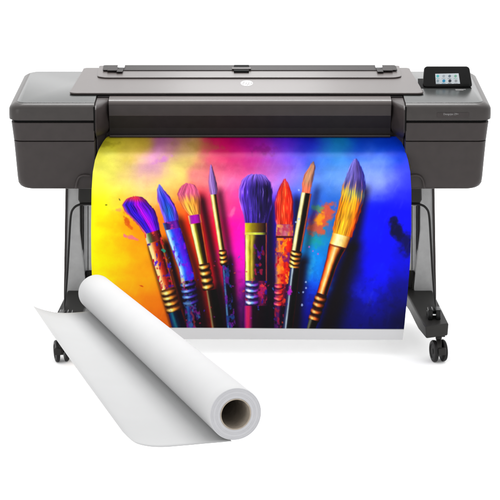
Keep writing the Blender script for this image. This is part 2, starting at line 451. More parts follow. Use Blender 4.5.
def over(col, m):
    global A
    col = np.asarray(col, float)
    A = A*(1-m[..., None])+col*m[..., None]
def rgb(*c): return np.array(c)/255.
def windowed(fn, x0, x1, y0, y1):              # paint only inside a small rectangle of the artwork
    global X, Y, A
    FX, FY, FA = X, Y, A
    i0, i1 = max(0, int((x0-AX0)*SC)), min(W, int((x1-AX0)*SC)+1); j0, j1 = max(0, int((y0-AY0)*SC)), min(H, int((y1-AY0)*SC)+1)
    if i1 <= i0 or j1 <= j0: return
    X, Y, A = FX[j0:j1, i0:i1], FY[j0:j1, i0:i1], FA[j0:j1, i0:i1]
    fn(); FA[j0:j1, i0:i1] = A
    X, Y, A = FX, FY, FA
def blob(cx, cy, rx, ry, *a, **k):
    e = 2.2*max(rx, ry)+2
    windowed(lambda: blob_(cx, cy, rx, ry, *a, **k), cx-e, cx+e, cy-e, cy+e)
def xr(*tabs, pad=14):
    v = [p[1] for t in tabs for p in t]; return min(v)-pad, max(v)+pad
def blob_(cx, cy, rx, ry, col, a=1, ang=0, soft=.5, warp=.5, seed=1, f=4):
    c, s = math.cos(ang), math.sin(ang); dx, dy = X-cx, Y-cy
    u = (dx*c+dy*s)/rx; v = (-dx*s+dy*c)/ry
    d = np.sqrt(u*u+v*v)+warp*(fbm(X/f, Y/f, seed)-.5)*2
    over(rgb(*col), a*(1-sm(1-soft, 1+soft*.4, d)))
# orange / teal splash, dark blob at the right, pink flecks, loose paint
blob(318, 226, 11, 9, (225, 90, 60), .9, -.6, .5, .8, 3)
blob(325, 214, 8, 12, (235, 85, 50), .9, .5, .5, .8, 8)
blob(320, 219, 7, 5, (255, 160, 20), .95, -.7, .5, .9, 12)
blob(312, 218, 3.5, 9, (130, 40, 130), .6, .4, .7, .6, 13)
blob(318, 208, 6, 4, (90, 190, 90), .6, .4, .7, .8, 14)
blob(330, 228, 5, 8, (90, 100, 190), .6, .2, .7, .6, 15)
blob(313, 241, 9, 6, (20, 170, 150), .6, .3, .8, .8, 16)
blob(397, 230, 7, 12, (0, 0, 55), .95, -.35, .5, .5, 17)
blob(406, 243, 8, 14, (0, 0, 75), .9, 0, .7, .5, 18)
blob(394, 220, 4, 4, (0, 0, 55), .8, 0, .4, .6, 19)
blob(133, 238, 7, 2.2, (240, 110, 160), .8, .25, .4, 1.2, 20)
blob(118, 210, 3.5, 2, (230, 140, 130), .5, -.3, .5, 1.1, 21)
blob(128, 224, 6, 2.2, (215, 70, 20), .55, 1.0, .4, 1.2, 22)
blob(126, 219, 3, 6, (200, 60, 10), .35, -.5, .4, 1.4, 23)
blob(141, 286, 2.2, .8, (200, 50, 0), .8, .3, .4, .8, 24)
blob(106, 205, 1.1, .7, (90, 90, 0), .8, 0, .5, .8, 25)
blob(119.5, 199.5, .7, 1.6, (60, 60, 30), .8, -.5, .5, .5, 26)
blob(106, 144, 12, 3, (120, 110, 20), .3, 0, .6, .8, 27)
blob(357, 290, 9, 7, (20, 30, 225), .5, .4, .8, .9, 28)
blob(370, 298, 8, 8, (20, 30, 230), .5, 0, .8, .9, 29)
blob(380, 270, 11, 8, (0, 20, 255), .6, .6, .8, .9, 30)
blob(232, 213, 2.5, 6, (255, 120, 180), .7, .5, .8, .9, 31)
blob(311, 268, 3, 14, (60, 190, 255), .6, .3, .9, .9, 33)
blob(200, 145, 24, 6, (150, 120, 50), .35, .1, .8, .9, 34)
blob(263, 150, 14, 6, (120, 20, 110), .5, .2, .8, .9, 35)
blob(162, 160, 9, 3, (200, 110, 210), .6, -.4, .7, .9, 36)
# thin paint strokes in the blue and the yellow
st_ = fbm((X+Y*.4)/3.2, (Y-X*.3)/14, 70, 4)
over(rgb(255, 255, 255), .05*sm(.6, .8, st_)*sm(150, 170, Y))
over(rgb(10, 0, 60), .30*sm(.56, .72, fbm(X/5, Y/5, 81, 5))*sm(240, 330, Y)*sm(170, 230, X))

def edge_mask(L, R, s=.7): return sm(-s, s, X-L)*sm(-s, s, R-X)
def ip(tab, y):
    t = sorted(tab); return np.interp(y, [p[0] for p in t], [p[1] for p in t])
def shade(tab, dx, wpx, y0, y1, a=.85):
    windowed(lambda: shade_(tab, dx, wpx, y0, y1, a), *xr(tab, pad=50), y0-8, y1+6)
def shade_(tab, dx, wpx, y0, y1, a=.85):        # dark painted shade beside a brush, as in the artwork
    c = ip(tab, Y)+dx
    m = np.exp(-((X-c)/wpx)**2)*sm(y0-5, y0+8, Y)*a
    m *= (1-sm(y1, y1+3, Y)); over(rgb(12, 0, 14), np.clip(m, 0, 1))
def bristles(L, R, y0, y1, *a, **k):
    windowed(lambda: bristles_(L, R, y0, y1, *a, **k), *xr(L, R), y0-10, y1+10)
def bristles_(L, R, y0, y1, k, colf, seed, rag=1.5, fine=1.0, slope=0):
    yy = Y+slope*(X-(ip(L, Y)+ip(R, Y))/2)
    l, r = ip(L, Y), ip(R, Y); c = (l+r)/2; hw = np.maximum((r-l)/2, .3)
    s = (X-c)/hw
    mw = float(np.max(np.where((Y > y0) & (Y < y1), hw, 0)))
    q_ = s+.06*(vnoise(s*2+9, Y/11, seed+5)-.5)
    fib = vnoise((q_+3)*mw*.75, Y/15, seed)*.38+vnoise((q_+3)*mw*1.5, Y/8, seed+1)*.62
    fib = np.clip((fib-.5)*1.35+.5, 0, 1)
    wob = (vnoise(X*.9, Y*.25, seed+2)-.5)*rag
    m = sm(-.7, .7, X-l+wob)*sm(-.7, .7, r-X+wob)*sm(y0-.6, y0+.8, Y+wob)*(1-sm(y1-.5, y1+.5, yy))
    col = colf(s, (yy-y0)/(y1-y0), fib)
    over(np.clip(col, 0, 1), m)
def ramp(s, stops):
    xs_ = [p[0] for p in stops]; return np.stack([np.interp(s, xs_, [p[1][i]/255. for p in stops]) for i in range(3)], -1)
def mixc(a, b, t): return a*(1-t[..., None])+b*t[..., None]
def tubeband(C, HW, y0, y1, *a, **k):
    windowed(lambda: tubeband_(C, HW, y0, y1, *a, **k), *xr(C), y0-10, y1+10)
def tubeband_(C, HW, y0, y1, slope, stops, seed=1, speck=None, speckamt=.4, noise=.25, a=1):
    c, hw = ip(C, Y), ip(HW, Y); yy = Y+slope*(X-c); s = (X-c)/hw
    m = sm(-.6, .6, X-(c-hw))*sm(-.6, .6, (c+hw)-X)*sm(y0-.5, y0+.5, yy)*(1-sm(y1-.5, y1+.5, yy))*a
    col = ramp(s+.10*(fbm(X/3, Y/8, seed)-.5), stops)
    col = col*(1+noise*(fbm(X/2.5, Y/6, seed+3)-.5))[..., None]
    if speck is not None:
        speckamt *= .94
        k = 0
        for sc in speck:
            q = sm(1-speckamt*.75-.10, 1-speckamt*.75+.10, fbm(X/(2.6+k*.6), Y/(4.2+k), seed+20+k*7, 4)+.10)
            col = mixc(col, np.broadcast_to(rgb(*sc), col.shape), q); k += 1
    over(np.clip(col, 0, 1), m)
def rings(C, HW, ys, *a, **k):
    windowed(lambda: rings_p(C, HW, ys, *a, **k), *xr(C), min(ys)-12, max(ys)+12)
def rings_p(C, HW, ys, slope, stops, th=2.0, dark=(25, 8, 5), bulge=1.0):
    c, hw = ip(C, Y), ip(HW, Y)
    for y in ys:
        yy = Y+slope*(X-c)-y; s = (X-c)/(hw+bulge)
        arc = yy-1.2*(1-s*s)+1.3*(fbm(X/3, Y/3, 77)-.5)
        m = np.exp(-(arc/th)**4)*sm(-.1, .1, 1-np.abs(s))
        over(rgb(*dark), np.exp(-((arc-th*1.1)/1.1)**2)*sm(-.1, .1, 1-np.abs(s))*.85)
        col = ramp(s, stops)*(1+.35*np.cos(arc*1.4))[..., None]
        over(np.clip(col, 0, 1), m*.95)

GOLD = [(-1, (90, 60, 10)), (-.75, (200, 160, 50)), (-.45, (255, 250, 170)), (-.15, (170, 140, 30)), (.15, (50, 30, 10)), (.55, (20, 8, 8)), (.82, (210, 110, 50)), (1, (60, 15, 10))]
RG = [(-1, (120, 70, 20)), (-.4, (255, 235, 140)), (0, (230, 150, 50)), (.5, (120, 60, 20)), (1, (30, 10, 10))]

# shade strips first
C1 = [(196, 140), (232, 152), (297, 170), (330, 180)]
C2 = [(185, 159), (224, 171), (270, 186), (330, 195)]
C3 = [(184, 188), (219, 195), (280, 207), (330, 215)]
C4 = [(164, 211), (195, 213.5), (258, 223.5), (330, 229.5)]
C5 = [(174, 256), (330, 256)]
C6 = [(178, 285), (224, 285), (330, 280)]
C7 = [(161, 312), (193, 306.5), (260, 295), (330, 286)]
C8 = [(158, 356), (235, 342), (265, 331), (297, 321), (335, 309)]
shade(C1, 11, 4.5, 238, 340, .95); shade(C2, 10, 5, 215, 340, .7); shade(C3, 11, 4.5, 194, 340, .8); shade(C3, 9, 6, 285, 340, .8)
shade(C4, 6.5, 4, 188, 340, .6); shade(C4, 6, 4.5, 255, 340, .8); shade(C5, 14, 6, 200, 340, .8); shade(C6, 12, 5, 195, 340, .75)
shade(C7, 10, 4, 185, 262, .4); shade(C7, 8, 7, 255, 340, .95); shade(C8, 14, 6, 185, 250, .8); shade(C8, 22, 10, 250, 340, .3); shade(C5, -9, 5, 285, 340, .45); shade(C8, 15, 9, 240, 340, .97)
shade(C8, 18, 8, 295, 340, .6); shade(C6, 0, 12, 300, 340, .9); shade(C5, 6, 12, 300, 340, .8); shade(C2, 4, 10, 285, 340, .75)
shade(C1, -8, 1.6, 245, 340, .45)

# brush 1: broad violet brush
def c1(s, t, f):
    base = ramp(s-.15*t, [(-1, (225, 90, 130)), (-.85, (60, 30, 190)), (-.35, (55, 10, 215)), (.0, (190, 0, 240)), (.3, (130, 0, 250)), (.65, (70, 10, 200)), (1, (60, 0, 70))])
    base = mixc(base, np.broadcast_to(rgb(225, 50, 60), base.shape), (1-sm(.0, .17, t-.10*(s+.4)))*.9)
    base = mixc(base, np.broadcast_to(rgb(90, 10, 130), base.shape), sm(.1, .9, s)*(1-sm(.2, .6, t))*.7)
    return base*(.55+.85*f)[..., None]
bristles([(196, 133), (199, 126), (205, 121.5), (212, 125), (224, 137), (234, 145), (238, 147)], [(196, 136), (197, 142), (201, 147), (210, 154.5), (219, 157.5), (229, 159.5), (238, 161)], 196.5, 232.5, 0, c1, 101, 1.3, 1.4, .28)
H1 = [(228, 8.2), (250, 8.4), (290, 7.0), (297, 7.2), (312, 7), (330, 7.5)]
tubeband(C1, H1, 232, 242, .28, [(-1, (240, 220, 200)), (-.8, (220, 220, 170)), (-.5, (90, 120, 60)), (-.1, (90, 40, 30)), (.4, (120, 30, 40)), (.7, (60, 5, 20)), (1, (30, 0, 20))], 111, [(230, 60, 60)], .38)
tubeband(C1, H1, 242, 289, .28, [(-1, (70, 20, 0)), (-.82, (255, 235, 150)), (-.55, (255, 220, 150)), (-.3, (235, 120, 60)), (.05, (180, 30, 20)), (.35, (110, 15, 20)), (.6, (40, 5, 15)), (.8, (190, 90, 30)), (1, (20, 0, 20))], 120, [(190, 20, 40), (50, 20, 150)], .36)
blob(156, 263, 2, 2.8, (90, 30, 210), .95, .3, .3, .8, 121, 2); blob(164, 251, 2.4, 2.0, (30, 150, 120), .9, .3, .3, .9, 122, 2); blob(170, 267, 2.2, 3, (60, 30, 200), .85, .2, .3, .9, 123, 2)
tubeband(C1, H1, 289, 312, .28, [(-1, (50, 20, 0)), (0, (120, 60, 20)), (1, (30, 5, 20))], 131)
rings(C1, H1, (291.5, 297, 302.5, 308.5), .28, RG, 1.9)
tubeband(C1, H1, 312, 335, .28, [(-1, (40, 0, 60)), (-.7, (10, 60, 110)), (-.4, (20, 110, 130)), (-.1, (0, 30, 60)), (.4, (0, 5, 25)), (1, (10, 0, 30))], 141)

# brush 2: blue pointed brush
def c2(s, t, f):
    b = ramp(s, [(-1, (170, 90, 220)), (-.6, (90, 80, 235)), (-.1, (40, 60, 225)), (.3, (60, 70, 235)), (.7, (110, 50, 210)), (1, (60, 20, 140))])
    b = mixc(b, np.broadcast_to(rgb(30, 110, 190), b.shape), np.exp(-((t-.72)/.2)**2)*np.exp(-(s/.6)**2)*.8)
    b = mixc(b, np.broadcast_to(rgb(120, 130, 250), b.shape), (1-sm(.0, .4, t))*.6)
    return b*(.6+.8*f)[..., None]
bristles([(184, 159), (190, 156.8), (198, 157.2), (208, 159.6), (221, 164), (226, 166)], [(184, 159.6), (190, 164), (198, 170.5), (208, 176), (219, 178.5), (226, 180)], 184.5, 222, 0, c2, 201, 1.2, 1.2, .2)
H2 = [(218, 8), (240, 8.2), (270, 7), (300, 7), (330, 8)]
tubeband(C2, H2, 221.5, 229, .2, [(-1, (70, 120, 170)), (-.6, (50, 30, 100)), (0, (80, 20, 140)), (.6, (110, 20, 170)), (1, (40, 0, 80))], 211, [(180, 40, 160)], .35)
tubeband(C2, H2, 229, 281, .2, [(-1, (60, 90, 160)), (-.8, (200, 235, 255)), (-.5, (110, 180, 255)), (-.2, (40, 90, 250)), (.2, (90, 40, 240)), (.6, (80, 10, 220)), (.9, (50, 0, 150)), (1, (10, 0, 60))], 221, [(120, 20, 220), (40, 60, 230)], .36)
tubeband(C2, H2, 281, 335, .2, [(-1, (10, 20, 60)), (-.6, (40, 100, 170)), (-.3, (30, 40, 130)), (.1, (20, 0, 60)), (.6, (60, 10, 90)), (1, (10, 0, 20))], 231, [(50, 90, 150), (110, 20, 120), (15, 0, 20)], .44, .6)
rings(C2, H2, (284, 290, 296, 302), .2, [(-1, (30, 60, 110)), (-.4, (120, 160, 220)), (.2, (60, 40, 150)), (1, (20, 0, 40))], 1.5, (10, 0, 30))
blob(188, 304, 4, 3.4, (70, 110, 160), .7, 0, .5, 1.1, 235, 2)
blob(193, 318, 1.3, 9, (170, 50, 60), .6, -.25, .5, .8, 236, 2); blob(183, 283, 2.2, 4, (225, 190, 130), .7, -.2, .5, 1.0, 237, 2)

# brush 3: pink-tipped tan brush
def c3(s, t, f):
    b = ramp(s, [(-1, (235, 120, 70)), (-.5, (245, 180, 70)), (.1, (235, 165, 60)), (.6, (200, 120, 50)), (1, (110, 40, 40))])
    b = mixc(b, np.broadcast_to(rgb(215, 90, 130), b.shape), 1-sm(.30, .62, t+.18*(f-.5)))
    return b*(.62+.75*f)[..., None]
bristles([(183, 186), (186, 181), (194, 177), (202, 180), (210, 184.5), (216, 189), (219, 190)], [(183, 189), (185, 195), (190, 198.6), (198, 200.5), (208, 200.8), (216, 201), (219, 202)], 183.2, 215.3, 0, c3, 301, 1.4, 1.2, .12)
H3 = [(214, 6.4), (224, 6.4), (262, 5), (290, 5), (330, 6)]
tubeband(C3, H3, 215, 223.5, .13, [(-1, (240, 230, 120)), (-.72, (170, 60, 160)), (-.3, (175, 0, 190)), (.4, (165, 0, 170)), (.75, (110, 20, 90)), (.9, (230, 130, 60)), (1, (120, 40, 20))], 311)
tubeband(C3, H3, 223.5, 264, .15, [(-1, (120, 100, 20)), (-.8, (255, 255, 190)), (-.45, (250, 245, 130)), (-.2, (130, 120, 20)), (.15, (40, 25, 5)), (.6, (30, 5, 5)), (.85, (225, 90, 40)), (1, (100, 10, 10))], 321)
tubeband(C3, H3, 264, 290, .2, [(-1, (40, 20, 0)), (1, (20, 5, 5))], 325)
rings(C3, H3, (266, 272.5, 279.5, 286), .2, RG, 2.1)
tubeband([(290, 211), (330, 218)], [(290, 5.5), (330, 6.5)], 290, 335, .15, [(-1, (140, 30, 10)), (-.75, (150, 130, 90)), (-.5, (40, 20, 10)), (0, (8, 2, 4)), (1, (5, 0, 5))], 331)

# brush 4: fine lilac brush
def c4(s, t, f):
    b = ramp(s, [(-1, (180, 100, 170)), (-.4, (180, 140, 220)), (.2, (150, 110, 200)), (.7, (90, 60, 110)), (1, (60, 30, 70))])
    return b*(.75+.5*f)[..., None]
bristles([(164, 210.6), (172, 209.2), (182, 208.3), (190, 209.2), (195, 210.5), (197, 211)], [(164, 211.2), (172, 213.5), (182, 216.5), (190, 217.6), (195, 217.3), (197, 217)], 164.5, 195, 0, c4, 401, .8, .8, .05)
H4 = [(194, 3.4), (250, 3.2), (266, 3.2), (330, 4)]
C4b = [(195, 213.8), (258, 223.5), (330, 229.5)]
tubeband(C4b, H4, 194.5, 250, .1, [(-1, (190, 170, 60)), (-.6, (255, 255, 200)), (-.2, (230, 215, 120)), (.15, (80, 60, 10)), (.55, (20, 5, 10)), (.85, (170, 60, 60)), (1, (90, 20, 60))], 411)
tubeband(C4b, H4, 250, 266, .1, [(-1, (40, 20, 0)), (1, (20, 5, 5))], 415)
rings(C4b, H4, (252, 256.5, 261), .2, RG, 1.5)
tubeband([(266, 226), (330, 231.5)], [(266, 3.8), (330, 4.5)], 265, 335, .1, [(-1, (10, 20, 60)), (-.7, (90, 150, 190)), (-.4, (20, 20, 60)), (0, (10, 0, 20)), (1, (8, 0, 10))], 421, [(110, 20, 150), (30, 60, 130)], .36)
blob(227, 280, 2, 5, (120, 20, 170), .7, 0, .4, 1.1, 422, 2)

# brush 5: big round violet brush
def c5(s, t, f):
    b = ramp(s, [(-1, (200, 120, 245)), (-.8, (100, 55, 215)), (-.3, (68, 46, 160)), (.3, (45, 30, 105)), (.7, (20, 8, 50)), (1, (45, 25, 120))])
    b = mixc(b, np.broadcast_to(rgb(150, 110, 245), b.shape), (1-sm(.0, .28, t))*.8)
    b = mixc(b, np.broadcast_to(rgb(45, 20, 120), b.shape), sm(.55, 1, t)*.4)
    b = mixc(b, np.broadcast_to(rgb(170, 150, 225), b.shape), sm(.78, .98, f)*.3)
    return b*(.45+1.0*f)[..., None]
bristles([(174, 250), (176, 246), (181, 241.5), (189, 238.6), (198, 238.8), (208, 241), (216, 243.5), (224, 244.6)], [(174, 262), (176, 266), (182, 270.4), (192, 272.6), (204, 272), (214, 270), (224, 267.5)], 174, 223.5, 0, c5, 501, 1.2, 1.6, 0)
H5 = [(222, 11), (330, 11)]
tubeband(C5, H5, 223, 232.5, 0, [(-1, (240, 220, 40)), (-.8, (200, 185, 20)), (-.3, (150, 130, 10)), (.2, (100, 70, 10)), (.6, (60, 35, 20)), (.85, (30, 10, 20)), (.95, (170, 90, 60)), (1, (90, 30, 20))], 511)
tubeband(C5, H5, 232.5, 235, 0, [(-1, (250, 250, 90)), (.0, (210, 225, 70)), (.6, (150, 160, 50)), (.9, (40, 20, 20)), (1, (120, 60, 40))], 512)
tubeband(C5, H5, 235, 282, 0, [(-1, (120, 100, 10)), (-.9, (255, 255, 170)), (-.72, (250, 235, 90)), (-.55, (150, 130, 20)), (-.38, (215, 190, 60)), (-.22, (110, 90, 30)), (-.05, (40, 20, 40)), (.25, (25, 5, 35)), (.85, (15, 0, 30)), (.93, (190, 70, 50)), (1, (50, 10, 50))], 521)
blob(249.5, 236, 7, 5, (200, 190, 50), .5, .4, .7, .2, 523)
for i in range(16):
    blob(258+rng.uniform(-4, 5), 245+rng.uniform(0, 40), rng.uniform(.7, 2), rng.uniform(1, 4), [(150, 10, 60), (90, 10, 150), (60, 20, 160), (190, 20, 70)][i % 4], .7, rng.uniform(-.4, .4), .4, 1, 530+i, 2)
tubeband(C5, H5, 281, 306, 0, [(-1, (60, 40, 120)), (-.7, (120, 110, 180)), (-.3, (50, 20, 110)), (.1, (30, 0, 60)), (.5, (120, 10, 70)), (1, (30, 0, 30))], 551, [(180, 20, 80), (30, 20, 140)], .36)
rings([(280, 252), (306, 252)], [(280, 6), (306, 6)], (284, 290, 296, 302), 0, [(-1, (110, 130, 200)), (-.5, (235, 235, 255)), (0, (90, 150, 200)), (.5, (120, 60, 170)), (1, (60, 10, 100))], 1.7, (15, 0, 40), .3)
blob(262, 292, 3.5, 6, (190, 20, 90), .85, 0, .5, 1.1, 553, 2.5); blob(262, 286, 2, 1.6, (235, 60, 60), .9, 0, .4, .9, 554, 2); blob(258, 316, 1.3, 6, (120, 10, 50), .7, 0, .5, .8, 555, 2)
tubeband([(306, 248.5), (335, 248.5)], [(306, 4.4), (335, 4.4)], 306, 335, 0, [(-1, (90, 0, 110)), (-.5, (200, 30, 110)), (0, (210, 30, 90)), (.5, (130, 10, 90)), (1, (30, 0, 30))], 561)
tubeband([(306, 260.5), (335, 260.5)], [(306, 7.8), (335, 7.8)], 306, 335, 0, [(-1, (25, 0, 25)), (0, (18, 0, 16)), (1, (6, 0, 14))], 562, a=.9)

# brush 6: scarlet brush
def c6(s, t, f):
    b = ramp(s, [(-1, (150, 20, 90)), (-.7, (225, 40, 30)), (-.1, (255, 70, 30)), (.4, (250, 45, 20)), (.8, (200, 20, 20)), (1, (120, 0, 40))])
    b = mixc(b, np.broadcast_to(rgb(230, 60, 90), b.shape), (1-sm(.0, .25, t))*.7)
    b = b+(sm(.62, .85, f)*.35)[..., None]*np.array([.2, .5, .3])
    return b*(.65+.6*f)[..., None]
bristles([(178, 284), (184, 281), (192, 277), (202, 274.8), (214, 274.8), (226, 276)], [(178, 285), (184, 288.5), (192, 291.5), (202, 293.3), (214, 293.3), (226, 292.5)], 178.5, 224.5, 0, c6, 601, 1.1, 1.2, 0)
H6 = [(222, 8.6), (260, 8.8), (290, 7), (330, 6)]
tubeband(C6, H6, 224.5, 237, 0, [(-1, (200, 160, 90)), (-.7, (240, 170, 90)), (-.2, (200, 90, 120)), (.3, (190, 110, 130)), (.7, (220, 90, 40)), (1, (110, 20, 20))], 611, [(235, 150, 60), (190, 60, 90)], .42)
tubeband(C6, H6, 236, 238, 0, [(-1, (60, 10, 20)), (.8, (90, 10, 10)), (1, (60, 0, 0))], 612)
tubeband(C6, H6, 238, 284, 0, [(-1, (50, 20, 80)), (-.8, (150, 90, 110)), (-.55, (240, 140, 60)), (-.1, (250, 90, 20)), (.4, (245, 40, 10)), (.8, (200, 10, 10)), (1, (60, 0, 10))], 621, [(255, 150, 20), (200, 10, 30), (120, 20, 110)], .40)
tubeband(C6, H6, 284, 306, 0, [(-1, (90, 20, 110)), (-.6, (190, 50, 90)), (-.1, (225, 40, 20)), (.3, (120, 0, 40)), (.6, (50, 0, 60)), (1, (10, 0, 20))], 631, [(60, 0, 70), (230, 60, 30)], .38)
rings([(284, 279), (306, 278)], [(284, 4), (306, 4)], (286, 292, 298, 303.5), 0, [(-1, (120, 30, 110)), (-.2, (255, 110, 90)), (.5, (200, 20, 30)), (1, (60, 0, 20))], 1.4, (40, 0, 40), .4)
tubeband(C6, H6, 306, 335, 0, [(-1, (50, 10, 80)), (-.4, (90, 20, 100)), (0, (20, 0, 30)), (1, (8, 0, 16))], 641, [(150, 20, 60), (20, 0, 40)], .40)

# brush 7: fine tan brush
def c7(s, t, f):
    b = ramp(s, [(-1, (225, 120, 90)), (-.3, (235, 175, 130)), (.2, (215, 150, 110)), (.7, (150, 100, 90)), (1, (90, 60, 90))])
    b = mixc(b, np.broadcast_to(rgb(245, 105, 75), b.shape), sm(.55, .95, t)*.8)
    b = mixc(b, np.broadcast_to(rgb(110, 80, 80), b.shape), (1-sm(0, .16, t))*.8)
    return b*(.72+.55*f)[..., None]
bristles([(161, 312.8), (168, 308.6), (175, 304), (183, 302.2), (193, 301.8), (196, 301.5)], [(161, 313.6), (166, 315.2), (173, 314.8), (183, 312.4), (193, 310.2), (196, 309.6)], 161.5, 193.5, 0, c7, 701, .9, .9, -.08)
H7 = [(192, 5.2), (215, 5.2), (250, 4.9), (268, 4.6), (330, 4.6)]
tubeband(C7, H7, 193, 251, -.15, [(-1, (170, 150, 70)), (-.75, (255, 250, 200)), (-.4, (250, 240, 170)), (-.15, (60, 45, 20)), (.1, (5, 3, 3)), (.6, (15, 5, 5)), (.82, (190, 90, 60)), (1, (90, 20, 40))], 711)
tubeband(C7, H7, 251, 268, -.15, [(-1, (60, 30, 10)), (1, (10, 5, 5))], 715)
rings(C7, H7, (253, 257.5, 262, 266), -.2, RG, 1.5)
tubeband([(268, 295), (330, 287.5)], [(268, 5), (330, 5)], 268, 335, -.1, [(-1, (40, 30, 90)), (-.72, (50, 60, 90)), (-.45, (190, 210, 225)), (-.2, (30, 30, 40)), (.2, (5, 0, 8)), (.8, (5, 0, 5)), (1, (60, 0, 10))], 721)
blob(290, 291, 2.2, 4.5, (190, 20, 190), .9, .1, .4, 1, 722, 2)

# brush 8: big gold and violet brush at the right
def c8(s, t, f):
    top = ramp(s, [(-1, (110, 110, 200)), (-.4, (110, 98, 185)), (.3, (88, 72, 150)), (.8, (60, 50, 140)), (1, (40, 40, 160))])
    bot = ramp(s, [(-1, (240, 110, 10)), (-.6, (255, 170, 20)), (0, (255, 190, 40)), (.45, (245, 150, 20)), (.8, (220, 80, 10)), (1, (120, 20, 0))])
    k = sm(.34, .56, t+.35*(f-.5)-.05*s)
    b = mixc(top, bot, k)
    b = mixc(b, np.broadcast_to(rgb(150, 190, 90), b.shape), np.exp(-((t-.46)/.07)**2)*.45)
    return b*(.62+.75*f)[..., None]
bristles([(158, 355), (164, 351), (174, 346.5), (186, 342.5), (198, 340), (212, 336.8), (226, 333.5), (240, 331)], [(158, 356), (164, 360), (174, 364), (186, 365.5), (198, 364), (212, 360.5), (226, 355.5), (240, 351)], 158.5, 235.5, 0, c8, 801, 1.3, 1.5, -.2)
H8 = [(232, 10.0), (247, 9.2), (258, 7), (270, 6), (297, 5.4), (320, 5), (335, 4)]
tubeband(C8, H8, 235, 246, -.24, [(-1, (230, 120, 40)), (-.8, (255, 200, 90)), (-.4, (255, 250, 190)), (.1, (255, 240, 160)), (.5, (240, 190, 90)), (.85, (190, 110, 40)), (1, (90, 30, 10))], 811)
tubeband(C8, H8, 246, 294, -.28, [(-1, (90, 0, 0)), (-.8, (225, 70, 20)), (-.5, (255, 170, 70)), (-.2, (255, 240, 170)), (.05, (250, 160, 60)), (.3, (120, 40, 10)), (.5, (15, 5, 0)), (.85, (10, 0, 0)), (.95, (150, 40, 10)), (1, (40, 0, 0))], 821)
tubeband(C8, H8, 246, 247.5, -.24, [(-1, (150, 60, 20)), (1, (60, 20, 10))], 822, a=.7)
tubeband(C8, H8, 294, 321, -.28, [(-1, (60, 10, 0)), (0, (60, 20, 10)), (1, (5, 0, 0))], 825)
rings(C8, H8, (298, 304, 311, 317.5), -.25, [(-1, (120, 40, 10)), (-.4, (255, 190, 110)), (0, (230, 120, 50)), (.5, (110, 40, 10)), (1, (10, 0, 0))], 2.0)
tubeband(C8, H8, 320, 340, -.28, [(-1, (60, 60, 50)), (-.6, (110, 110, 90)), (-.2, (15, 10, 10)), (1, (3, 0, 0))], 831)
# spatter
for i in range(46):
    x = rng.uniform(165, 300); y = rng.uniform(255, 325)
    blob(x, y, rng.uniform(.4, 1.1), rng.uniform(.5, 1.6), [(200, 30, 70), (60, 30, 200), (230, 90, 40), (30, 120, 200), (150, 20, 160)][i % 5], .65, rng.uniform(-1, 1), .8, .9, 900+i, 2)
for x, y in ((309, 247), (313, 251), (318, 254), (303, 292), (306, 288), (299, 190), (306, 282), (296, 222), (302, 305), (299, 219)):
    blob(x, y, .9, 1.1, (210, 90, 190) if x > 306 else (170, 190, 240), .8, 0, .4, .8, int(x), 2)

# overall fibre / ink grain, then a blank margin standing in for a reflection below
A = np.clip(A*(1+.05*(rng.random((H, W))-.5))[..., None], 0, 1)
# richer contrast like the ink
A = np.clip((A-.5)*1.06+.5, 0, 1)
INK = .535
Alin = np.where(A <= .04045, A/12.92, ((A+.055)/1.055)**2.4)*INK
mar = sm(328.0, 328.9, Y-(X-250)*.004)
Alin = Alin*(1-mar[..., None])+np.array([.40, .40, .405])*mar[..., None]

# sheet outline per row, and how far the sheet hangs in front of the slot
RE = [(136.5, 397), (138, 399), (142, 401.5), (150, 405), (160, 408), (172, 410.3), (190, 411.3), (230, 411.3), (262, 410), (300, 407), (328, 404), (339.5, 402.5)]
LE = [(136.5, 108), (138, 106), (142, 103), (150, 98.5), (160, 95), (172, 92.8), (190, 91.6), (230, 91), (262, 91.3), (300, 93), (328, 95), (339.5, 96)]
YP = [(136.5, .125), (143, .074), (149, .024), (155, -.014), (162, -.040), (172, -.056), (185, -.062), (200, -.062), (230, -.058), (300, -.058), (339.5, -.052)]
NX, NY = 860, 540
rows = AY0*0+np.linspace(136.5, 339.5, NY)
yp = np.interp(rows, [a for a, b in YP], [b for a, b in YP])
k = np.hanning(47)[1:-1]; k /= k.sum()
yp = np.convolve(np.concatenate([yp[0]+(yp[0]-yp[1:23])[::-1], yp, np.full(22, yp[-1])]), k, 'valid')
co = np.zeros((NY, NX, 3)); cl = np.ones((NY, NX, 4))
for j, py in enumerate(rows):
    l, r = ip(LE, py), ip(RE, py); px = np.linspace(l, r, NX)
    rx, ry, rz = (px-250)/CAM_F, ct+(250-py)/CAM_F*st, -st+(250-py)/CAM_F*ct
    t = (yp[j]+CAM_D)/ry
    co[j, :, 0] = rx*t; co[j, :, 1] = yp[j]; co[j, :, 2] = CAM_H+rz*t
    fx = np.clip((px-AX0)*SC-.5, 0, W-1.001); fy = min(max((py-AY0)*SC-.5, 0), H-1.001)
    x0 = fx.astype(int); y0 = int(fy); ax = (fx-x0)[:, None]; ay = fy-y0
    cl[j, :, :3] = (Alin[y0, x0]*(1-ax)+Alin[y0, x0+1]*ax)*(1-ay)+(Alin[y0+1, x0]*(1-ax)+Alin[y0+1, x0+1]*ax)*ay
